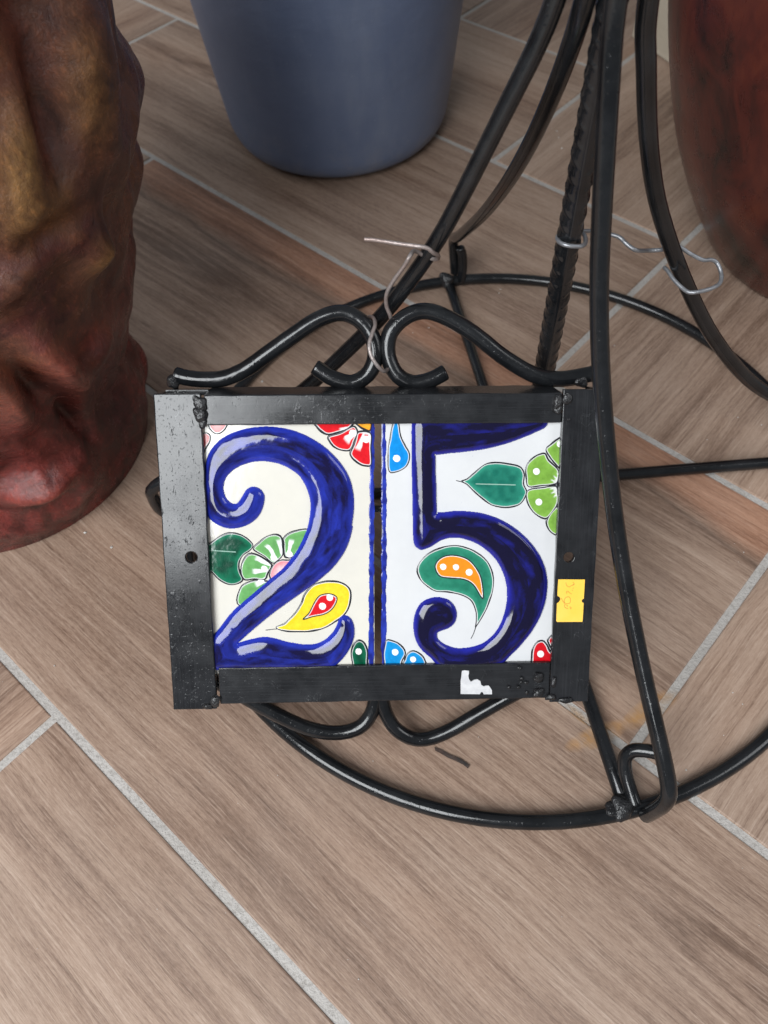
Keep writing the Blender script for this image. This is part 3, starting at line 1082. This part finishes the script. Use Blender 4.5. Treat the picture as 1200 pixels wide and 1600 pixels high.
def patch(name, parent, base, X, Y, mask, hgt, colr):
    """painted relief: a fine sheet over the pixels in mask, hgt metres above the tile"""
    idx = -np.ones(X.shape, int)
    cell = mask[:-1, :-1] & mask[1:, :-1] & mask[:-1, 1:] & mask[1:, 1:]
    use = np.zeros(X.shape, bool)
    use[:-1, :-1] |= cell; use[1:, :-1] |= cell; use[:-1, 1:] |= cell; use[1:, 1:] |= cell
    idx[use] = np.arange(use.sum())
    P = pl(np.stack([X[use], Y[use]], 1), TZ)
    P[:, 2] = TZ + hgt[use]
    P = P - base
    i, j = np.nonzero(cell)
    F = np.stack([idx[i, j], idx[i + 1, j], idx[i + 1, j + 1], idx[i, j + 1]], 1)
    me = bpy.data.meshes.new(name)
    me.vertices.add(len(P)); me.vertices.foreach_set('co', P.astype(np.float32).ravel())
    me.loops.add(F.size); me.loops.foreach_set('vertex_index', F.astype(np.int32).ravel())
    me.polygons.add(len(F))
    me.polygons.foreach_set('loop_start', np.arange(0, F.size, 4, dtype=np.int32))
    me.polygons.foreach_set('loop_total', np.full(len(F), 4, np.int32))
    me.polygons.foreach_set('use_smooth', np.ones(len(F), bool))
    me.update(calc_edges=True)
    a = me.color_attributes.new('paint', 'FLOAT_COLOR', 'POINT')
    c = np.ones((len(P), 4), np.float32); c[:, :3] = colr[use]
    a.data.foreach_set('color', c.ravel())
    me.materials.append(M_GLAZE)
    o = bpy.data.objects.new(name, me)
    COL.objects.link(o)
    o.parent = parent
    return o


def grid(polys, step, pad=4):
    a = np.concatenate([np.asarray(p, float) for p in polys])
    x0, y0 = a.min(0) - pad; x1, y1 = a.max(0) + pad
    return np.meshgrid(np.arange(x0, x1, step), np.arange(y0, y1, step))


INK = lin(40, 42, 46); WHT = lin(236, 236, 236)


def mixc(C, colr, m):
    return C * (1 - m[..., None]) + np.asarray(colr) * m[..., None]


def motif(name, parent, base, poly, fill, fill2=None, wd=1.5, halo=1.2, dots=(), inner=None, inner_fill=None, step=.6, tail=None,
          streak=None, closed_smooth=True, seed=1, vein=None, lift=0.0):
    poly = spline(poly, 5, True)
    X, Y = grid([poly] + ([tail] if tail is not None else []), step)
    d = sdf(poly, X, Y)
    if tail is not None:
        d = np.minimum(d, sdf_line(tail, X, Y) - .3)
    d = d - 1.1
    wd = wd + 1.5
    wn = wd * (.7 + .6 * vnoise(X / 14, Y / 14, seed))
    C = np.ones(X.shape + (3,)) * INK
    C = mixc(C, WHT, sstep(-wn + .4, -wn - .4, d) if halo else np.zeros(X.shape))
    f = np.asarray(fill) * np.ones(X.shape + (3,))
    if fill2 is not None:
        m = sstep(2, 14, -d) * (.45 + .75 * vnoise(X / 9, Y / 9, seed + 3))
        f = mixc(f, fill2, np.clip(m, 0, 1))
    n_ = (vnoise(X / 4, Y / 4, seed + 9) - .5) * .16 + (vnoise(X / 1.3, Y / 1.3, seed + 10) - .5) * .08
    f = np.clip(f * (1 + n_[..., None]), 0, 1)
    if streak is not None:           # white brush strokes fanning from the flower centre
        cx_, cy_, r0, r1, nn = streak
        an = np.arctan2(Y - cy_, X - cx_); rad = np.hypot(X - cx_, Y - cy_)
        s = np.sin(an * nn + 3 * vnoise(X / 20, Y / 20, seed)) + .3 * (vnoise(X / 3, Y / 3, seed + 5) - .5)
        m = sstep(.15, .55, s) * sstep(r1 + 3, r1 - 3, rad) * .85
        m = np.maximum(m, sstep(r0 + 4, r0, rad) * .8)
        f = mixc(f, WHT, m)
    fm = sstep(-wn - halo + .4, -wn - halo - .4, d)
    C = C * (1 - fm[..., None]) + f * fm[..., None]
    if vein is not None:
        C = mixc(C, lin(170, 205, 190), sstep(1.0, .3, sdf_line(vein, X, Y)) * .8)
    if inner is not None:
        ip = spline(inner, 5, True)
        di = sdf(ip, X, Y)
        C = mixc(C, INK, sstep(1.4, .7, np.abs(di)))
        C = mixc(C, WHT, sstep(-.7, -1.2, di))
        C = mixc(C, inner_fill, sstep(-1.6, -2.2, di))
    for (dx, dy, r) in dots:
        C = mixc(C, lin(245, 245, 245), sstep(r + .4, r - .4, np.hypot(X - dx, Y - dy)))
    h_ = -.00008 + .00030 * sstep(0, 2.2, -d) + lift
    for (dx, dy, r) in dots:
        h_ = h_ + .00025 * np.clip(1 - (np.hypot(X - dx, Y - dy) / (r + 1)) ** 2, 0, 1)
    return patch(name, parent, base, X, Y, d < 0, h_, C)


def sdf_line(pts, X, Y):
    P = np.asarray(pts, float)
    d = np.full(X.shape, 1e9)
    for (ax, ay), (bx, by) in zip(P[:-1], P[1:]):
        ex_, ey_ = bx - ax, by - ay
        t = np.clip(((X - ax) * ex_ + (Y - ay) * ey_) / (ex_ ** 2 + ey_ ** 2 + 1e-12), 0, 1)
        d = np.minimum(d, np.hypot(X - ax - t * ex_, Y - ay - t * ey_))
    return d


def numeral(parent, base, outline, seed, dark, bright, relief=.0030, wid=24.0, bias=.08):
    poly = spline(outline, 4, True)
    X, Y = grid([poly], .65)
    d = sdf(poly, X, Y) + .35 * (vnoise(X / 9, Y / 9, seed + 4) - .5)
    dep = -d
    t = np.clip(dep / wid, 0, 1)
    h_ = -.0001 + relief * np.sqrt(np.clip(1 - (1 - t) ** 2.2, 0, 1))
    for _ in range(24):               # the glaze runs soft over the ridge
        h_[1:-1, 1:-1] = (h_[1:-1, 1:-1] * 2 + h_[:-2, 1:-1] + h_[2:, 1:-1] + h_[1:-1, :-2] + h_[1:-1, 2:]) / 6
    h_ += .00022 * (vnoise(X / 30, Y / 30, seed + 1) - .5) + .00003 * (vnoise(X / 12, Y / 12, seed + 2) - .5)
    h_ = np.where(dep < 1.2, np.minimum(h_, .0001), h_)
    S = arclen(poly, X, Y)
    wx = 5 * (vnoise(X / 16, Y / 16, seed + 11) - .5)
    n1 = .6 * vnoise(S / 46 + 7, (dep + wx) / 13, seed) + .4 * vnoise(S / 19 + 3, (dep + wx) / 6, seed + 5)
    n2 = vnoise(S / 11, (dep + wx) / 2.4, seed + 7); n3 = vnoise(X / 1.7, Y / 1.7, seed + 8)
    m = np.clip(sstep(.5, 11, dep) * (bias + 1.2 * n1) + .26 * (n2 - .5) + .12 * (n3 - .5), 0, 1)
    C = np.asarray(bright) * (1 - m[..., None]) + np.asarray(dark) * m[..., None]
    return patch('numeral', parent, base, X, Y, d < 0, h_, C)


def tile_body(parent, base, x0, x1, y0, y1, mat):
    bm = bmesh.new()
    box_bm(bm, x0, x1, y0, y1, TZ - .0065, TZ)
    for v in bm.verts: v.co -= Vector(base)
    bmesh.ops.bevel(bm, geom=bm.edges[:], offset=.0008, segments=3, affect='EDGES')
    bmesh.ops.subdivide_edges(bm, edges=bm.edges[:], cuts=1)
    return bm_obj('tile_body', bm, mat, parent, False)


def band(parent, base, poly, seed):
    X, Y = grid([poly], .6)
    d = sdf(poly, X, Y) + 2.2 * (vnoise(Y / 11, Y * 0 + 3, seed) - .5) + .8 * (vnoise(X / 3, Y / 3, seed + 1) - .5)
    n = vnoise(X / 5, Y / 8, seed + 2)
    C = mixc(np.ones(X.shape + (3,)) * lin(24, 30, 110), lin(46, 66, 178), n)
    return patch('edge_band', parent, base, X, Y, d < 0, .00004 + .00016 * sstep(0, 2, -d), C)


tile_y0, tile_y1 = yb_in - .0045, yt_in + .0040
# ---- tile with the 2
xA0, xA1 = pl((318, 850), TZ)[0] + .0012, pl((584.5, 850), TZ)[0]
bA = np.array([(xA0 + xA1) / 2, tile_y0, TZ - .0065])
tA = empty('number_tile', FB + RM @ bA, ROT)
tag(tA, 'cream glazed ceramic tile with raised cobalt blue numeral 2', 'ceramic tile', 'number tiles in the frame')
tile_body(tA, bA, xA0, xA1, tile_y0, tile_y1, M_CREAM)
two = cA([(310, 515), (345, 497), (388, 503), (420, 532), (431, 578), (415, 645), (383, 700), (330, 742), (258, 767), (180, 767), (110, 738), (62, 695), (38, 630),
          (34, 540), (36, 440), (48, 335), (80, 258), (140, 192), (222, 147), (320, 119), (430, 108), (540, 116), (640, 141), (740, 187), (840, 257), (920, 342), (975, 432), (1003, 532), (1008, 640), (995, 745)]) + \
    cB([(1000, 10), (978, 105), (932, 200), (870, 280), (800, 345), (700, 420), (600, 490), (500, 562), (400, 642), (330, 702), (268, 757),
        (268, 757), (340, 737), (430, 722), (500, 733), (580, 755), (680, 770), (760, 766), (820, 738), (868, 690), (895, 640), (908, 600), (945, 581), (985, 600), (1008, 650), (1010, 715), (985, 792), (940, 860), (895, 905), (840, 935),
        (500, 945), (100, 940), (72, 930), (70, 850), (75, 745), (140, 660), (205, 575), (270, 510), (350, 440), (440, 365), (530, 290), (600, 212), (650, 135), (690, 45)]) + \
    cA([(702, 765), (718, 690), (722, 600), (702, 520), (660, 442), (600, 391), (520, 352), (400, 335), (300, 355), (225, 395), (180, 445), (165, 500), (175, 555), (205, 595), (242, 607), (268, 580), (290, 545)])
numeral(tA, bA, two, 21, lin(18, 15, 56), lin(38, 54, 172))
band(tA, bA, [(577.5, 655), (585.5, 655), (583.8, 1045), (575.5, 1045)], 31)
# red flower in the top right corner
fl = motif('flower', tA, bA, cA([(1010, 85), (1030, 105), (1060, 128), (1115, 142), (1118, 60), (1010, 60)]), lin(244, 160, 40), lin(250, 176, 60), 2.2, 0, seed=2)
cxf, cyf = cA([(1100, 80)])[0]
for q_, pp in enumerate(([(1000, 60), (1005, 95), (960, 130), (900, 150), (840, 165), (795, 150), (760, 112), (742, 60)],
                         [(1010, 105), (1035, 150), (1015, 205), (985, 262), (940, 268), (880, 248), (845, 210), (836, 172), (900, 150), (960, 125)],
                         [(1030, 140), (1118, 150), (1122, 250), (1122, 355), (1080, 368), (1030, 350), (988, 310), (978, 268), (1010, 200)])):
    dd = [()][:0] if q_ == 0 else [(cA([(1000, 152)])[0] + (5.5,)) if q_ == 1 else (cA([(1085, 192)])[0] + (5.5,))]
    motif('petal', fl, bA * 0 + bA, cA(pp), lin(214, 32, 40), lin(205, 24, 34), 2.3, 1.0, streak=(cxf, cyf, 18, 46, 13), seed=40 + q_, dots=dd)
# cut-off red flower in the top left corner
motif('flower', tA, bA, cA([(70, 60), (190, 60), (182, 115), (150, 150), (115, 158), (85, 140), (66, 110)]), lin(208, 70, 72), lin(225, 150, 150), 1.8, 1.0, streak=(335, 655, 3, 8, 9), seed=51)
motif('petal', tA, bA, cA([(30, 160), (72, 158), (78, 200), (52, 250), (30, 290)]), lin(190, 40, 44), lin(220, 140, 140), 1.4, .8, seed=52)
# leaf and green flower
motif('leaf', tA, bA, cB([(45, 150), (100, 100), (160, 60), (212, 48), (270, 60), (322, 90), (354, 130), (335, 167), (290, 197), (268, 240), (268, 292), (292, 350), (262, 380), (200, 388), (140, 362), (90, 312), (45, 270)]),
      lin(22, 116, 84), lin(10, 66, 48), 1.7, .6, seed=5, vein=cB([(80, 165), (240, 175)]))
gf = motif('flower', tA, bA, cB([(462, 345), (458, 308), (488, 255), (535, 226), (590, 224), (640, 200), (700, 200), (600, 330), (500, 380)]), lin(226, 130, 140), lin(238, 205, 205), 2.0, .6, seed=6)
gx, gy = cB([(560, 300)])[0]
for q_, (pp, dt) in enumerate((([(352, 158), (390, 110), (440, 74), (500, 58), (538, 76), (550, 130), (547, 195), (505, 240), (475, 248), (425, 205)], (488, 215)),
                               ([(549, 84), (600, 44), (690, 26), (740, 40), (700, 150), (620, 205), (575, 215), (553, 200), (552, 130)], (590, 190)),
                               ([(350, 182), (310, 196), (284, 240), (274, 300), (296, 356), (360, 352), (430, 355), (452, 312), (478, 258), (415, 208)], (428, 285)),
                               ([(290, 385), (262, 430), (248, 480), (262, 520), (330, 520), (470, 380), (440, 362), (370, 356)], (406, 362)))):
    motif('petal', gf, bA, cB(pp), lin(112, 172, 104), lin(98, 156, 90), 1.7, .8, streak=(gx, gy, 18, 50, 14), seed=60 + q_, dots=[cB([dt])[0] + (4.8,)], lift=.00004 * q_)
# yellow paisley drop
motif('paisley_drop', tA, bA, cB([(500, 664), (560, 632), (620, 572), (660, 510), (682, 450), (730, 395), (800, 366), (870, 360), (932, 374), (976, 406), (990, 452), (980, 522), (948, 580), (890, 626), (820, 666), (740, 690), (640, 694), (560, 690)]),
      lin(240, 200, 34), lin(244, 208, 50), 1.7, .9, inner=cB([(678, 610), (716, 570), (752, 500), (788, 456), (850, 446), (893, 466), (890, 502), (860, 548), (810, 578), (740, 592)]), inner_fill=lin(206, 26, 36),
      dots=[cB([(850, 470)])[0] + (5.0,), cB([(803, 526)])[0] + (5.3,)], tail=cB([(520, 672), (475, 676), (436, 681)]), seed=7)
motif('drop', tA, bA, cB([(1040, 742), (1075, 760), (1096, 810), (1098, 870), (1090, 925), (1010, 925), (990, 870), (986, 815), (1005, 762)]), lin(14, 100, 70), lin(6, 62, 44), 1.9, .7, dots=[cB([(1036, 818)])[0] + (4.8,)], seed=8)

# ---- tile with the 5
xB0, xB1 = pl((597, 850), TZ)[0], pl((877, 850), TZ)[0]
bB = np.array([(xB0 + xB1) / 2, tile_y0, TZ - .0065])
tB = empty('number_tile', FB + RM @ bB, ROT)
tag(tB, 'white glazed ceramic tile with raised cobalt blue numeral 5', 'ceramic tile', 'number tiles in the frame')
tile_body(tB, bB, xB0, xB1, tile_y0, tile_y1, M_WHITE)
five = cC([(250, 100), (258, 78), (262, 40), (500, 36), (800, 36), (1098, 40), (1106, 82), (1085, 116), (1000, 156), (900, 196), (800, 228), (700, 250), (600, 264), (500, 274), (405, 286), (405, 286), (405, 380), (409, 500), (412, 640), (412, 640),
           (450, 640), (520, 632), (620, 635), (720, 652), (820, 690), (910, 746), (988, 818)]) + \
    cD([(1042, 128), (1076, 192), (1098, 270), (1103, 350), (1090, 440), (1060, 530), (1010, 620), (940, 710), (870, 780), (810, 835), (700, 862), (560, 870), (440, 860), (372, 795), (310, 740), (276, 680), (262, 605), (266, 540), (290, 472), (330, 431), (385, 412), (440, 412), (490, 430), (525, 470), (538, 520), (525, 570), (490, 605), (440, 624), (416, 636),
        (416, 665), (440, 690), (480, 712), (540, 728), (620, 722), (690, 700), (750, 655), (800, 590), (830, 510), (846, 430), (845, 350), (825, 270), (785, 190), (730, 130), (660, 80), (580, 50), (510, 42), (440, 58), (380, 95), (330, 116), (300, 115), (270, 90), (260, 40)]) + \
    cC([(258, 700), (254, 500), (250, 300)])
numeral(tB, bB, five, 71, lin(17, 14, 44), lin(34, 38, 150), .0030, 24.0, .42)
band(tB, bB, [(596, 655), (603, 655), (604.5, 850), (603, 1045), (595.8, 1045)], 33)
motif('drop', tB, bB, cC([(140, 70), (170, 70), (186, 160), (215, 222), (240, 272), (238, 322), (214, 362), (160, 390), (112, 388), (103, 300), (115, 180)]), lin(20, 140, 214), lin(14, 130, 208), 1.3, .9, dots=[cC([(160, 305)])[0] + (5.4,)], seed=11)
motif('leaf', tB, bB, cC([(560, 448), (600, 430), (640, 396), (710, 342), (770, 327), (850, 334), (930, 354), (958, 400), (955, 465), (975, 520), (935, 588), (870, 613), (800, 611), (730, 586), (650, 522), (598, 470)]),
      lin(52, 146, 122), lin(24, 104, 88), 1.4, .8, tail=cC([(570, 452), (532, 444)]), vein=cC([(655, 464), (900, 470)]), seed=12)
gx2, gy2 = cC([(1215, 480)])[0]
gfl = motif('flower', tB, bB, cC([(1168, 425), (1155, 470), (1168, 515), (1230, 520), (1230, 420)]), INK, INK, 1.2, 0, seed=13)
for q_, (pp, dt) in enumerate((([(985, 484), (966, 430), (962, 372), (985, 322), (1030, 286), (1086, 270), (1112, 312), (1168, 372), (1172, 420), (1158, 466), (1080, 476)], (1032, 386)),
                               ([(985, 500), (1080, 484), (1158, 474), (1172, 530), (1165, 590), (1140, 640), (1092, 686), (1030, 658), (985, 605), (968, 550)], (1047, 577)),
                               ([(1092, 262), (1120, 215), (1178, 172), (1230, 165), (1230, 385), (1175, 372)], (1180, 215)),
                               ([(1168, 598), (1112, 652), (1090, 702), (1108, 752), (1150, 786), (1200, 790), (1200, 600)], (1240, 700)))):
    motif('petal', gfl, bB, cC(pp), lin(132, 178, 76), lin(116, 160, 62), 1.7, .9, streak=(gx2, gy2, 18, 24, 23), seed=80 + q_, dots=[cC([dt])[0] + (5.2,)])
motif('paisley_drop', tB, bB, cD([(284, 250), (300, 200), (350, 142), (430, 102), (530, 88), (620, 110), (692, 152), (742, 212), (766, 292), (756, 390), (720, 490), (668, 580), (650, 600), (655, 560), (652, 500), (620, 432), (550, 396), (470, 382), (400, 375), (350, 346), (304, 300)]),
      lin(52, 138, 112), lin(34, 116, 92), 1.4, .9, inner=cD([(400, 225), (420, 180), (470, 153), (540, 153), (610, 180), (662, 240), (690, 310), (697, 420), (640, 335), (580, 300), (500, 292), (430, 280)]), inner_fill=lin(244, 138, 32),
      dots=[cD([(450, 222)])[0] + (4.8,), cD([(530, 224)])[0] + (4.6,), cD([(612, 256)])[0] + (5.2,)], tail=cD([(655, 595), (640, 640), (624, 670)]), seed=14)
bf = motif('petal', tB, bB, cD([(85, 690), (150, 688), (200, 722), (216, 765), (195, 812), (180, 860), (85, 860)]), lin(24, 142, 206), lin(18, 132, 200), 1.8, .9, dots=[cD([(150, 755)])[0] + (5.0,)], seed=15)
motif('petal', tB, bB, cD([(190, 860), (205, 805), (220, 766), (262, 745), (310, 765), (337, 802), (342, 860)]), lin(24, 142, 206), lin(18, 132, 200), 1.8, .9, dots=[cD([(262, 800)])[0] + (4.5,)], seed=16)
motif('petal', tB, bB, cD([(1000, 860), (998, 800), (1004, 738), (1032, 692), (1072, 680), (1100, 706), (1118, 740), (1140, 770), (1140, 860)]), lin(206, 22, 34), lin(196, 16, 28), 2.4, 1.1, dots=[cD([(1058, 766)])[0] + (5.2,)], seed=17)
motif('petal', tB, bB, cD([(1100, 690), (1108, 662), (1140, 640), (1160, 640), (1160, 770), (1125, 740)]), lin(206, 22, 34), lin(196, 16, 28), 1.8, 1.0, seed=18)

# ------------------------------------------------------------------ tie wires
W1 = [(569, 374, .336), (585, 375, .3355), (605, 378, .335), (632, 382, .334), (655, 385, .3325), (668, 388, .333), (677, 395, .335), (685, 400, .340), (681, 405, .347), (665, 401, .350), (648, 392, .346),
      (640, 401, .341), (632, 415, .344), (614, 440, .351), (604, 460, .357), (604, 478, .362), (610, 494, .366), (612, 508, .372), (607, 530, .375), (603, 558, .374), (606, 574, .370), (601, 580, .365), (591, 573, .3615), (580, 556, .3595),
      (577, 538, .3595), (582, 520, .361), (586, 508, .363), (584, 498, .368), (577, 495, .372), (570, 500, .375)]
w1 = tube('tie_wire', spline([at_depth(*p) for p in W1], 7), .00092, M_RUSTWIRE, None, 10, rough=.03)
tag(w1, 'rusty bent wire tying the frame scrolls to a stand leg', 'wire')
dr = depth_of((.0855, .2835, .190))
W2 = [(886, 372, dr + .008), (876, 366, dr + .003), (871, 371, dr - .002), (874, 378, dr - .0065), (884, 383, dr - .0085), (898, 385, dr - .0085), (910, 384, dr - .006), (915, 378, dr - .001), (913, 367, dr + .004), (905, 361, dr + .008),
      (915, 361, dr + .010), (930, 361, dr + .012), (953, 366, dr + .012), (968, 371, dr + .011), (980, 382, dr + .010), (994, 391, dr + .010), (1012, 391.5, .3615), (1034, 390, .3615), (1048, 385, .362), (1062, 386, .362), (1078, 396, .363), (1098, 406, .364), (1112, 406, .365), (1121, 412, .366),
      (1127, 428, .366), (1125, 442, .364), (1113, 450, .361), (1096, 455, .360), (1078, 457, .361), (1066, 450, .363), (1052, 436, .365), (1044, 424, .367), (1038, 418, .370)]
w2 = tube('tie_wire', spline([at_depth(*p) for p in W2], 7), .00095, M_WIRE, None, 10, rough=.03)
tag(w2, 'grey galvanised wire looped round the ribbed post and the right leg', 'wire')

# ------------------------------------------------------------------ crumbs and a dark flake on the floor
V, F = [], []
rr = random.Random(5)
spots = [(410, 596, 2.2), (133, 832, 2), (174, 855, 1.8), (85, 1040, 1.1), (1072, 1241, .8), (1145, 1082, 1.2), (873, 215, 2), (878, 232, 2.4), (870, 205, 1.4), (862, 200, 1), (782, 452, 1.2), (780, 458, 1.4), (645, 520, 1), (670, 512, 1.2),
         (950, 520, 1), (960, 540, 1.2), (1153, 652, 1.1), (1105, 687, 1), (1190, 664, 1.1), (1162, 863, 1), (1093, 732, 1), (960, 680, .8), (1072, 1203, 1), (1160, 1100, .8), (560, 1530, .8), (850, 1048, .8)]
for _ in range(60):
    spots.append((rr.uniform(0, 1200), rr.uniform(150, 1500), rr.uniform(.25, .6)))
for (x, y, s) in spots:
    P = on_floor(x, y, .0003)
    b0 = len(V); r = .00055 * s
    for dx, dy, dz in ((1, 0, 0), (0, 1, 0), (-1, 0, 0), (0, -1, 0), (0, 0, .8), (0, 0, -.3)):
        V.append(P + np.array([dx, dy, dz]) * r * rr.uniform(.5, 1.2))
    for f in ((0, 1, 4), (1, 2, 4), (2, 3, 4), (3, 0, 4), (1, 0, 5), (2, 1, 5), (3, 2, 5), (0, 3, 5)):
        F.append(tuple(b0 + i for i in f))
cr = mesh_obj('floor_crumbs', V, F, M_SPECK, None, False)
tag(cr, 'pale crumbs of grit scattered over the plank floor', 'grit', kind='stuff')
fp = [(679, 1168), (690, 1171), (702, 1179), (716, 1184), (725, 1190), (734, 1196), (731, 1201), (724, 1195), (712, 1189), (700, 1184), (688, 1177), (680, 1173)]
bm = bmesh.new()
tv = [bm.verts.new(tuple(on_floor(x, y, .0006) + np.array([0, 0, rr.uniform(0, .0006)]))) for x, y in fp]
bv_ = [bm.verts.new(tuple(on_floor(x, y, .0001))) for x, y in fp]
bm.faces.new(tv); bm.faces.new(bv_[::-1])
for i in range(len(fp)):
    j = (i + 1) % len(fp)
    bm.faces.new((tv[i], bv_[i], bv_[j], tv[j]))
bmesh.ops.recalc_face_normals(bm, faces=bm.faces)
bmesh.ops.triangulate(bm, faces=[f for f in bm.faces if len(f.verts) > 4])
fk = bm_obj('flake', bm, M_FLAKE)
tag(fk, 'thin dark brown flake lying on the floor below the frame', 'debris')
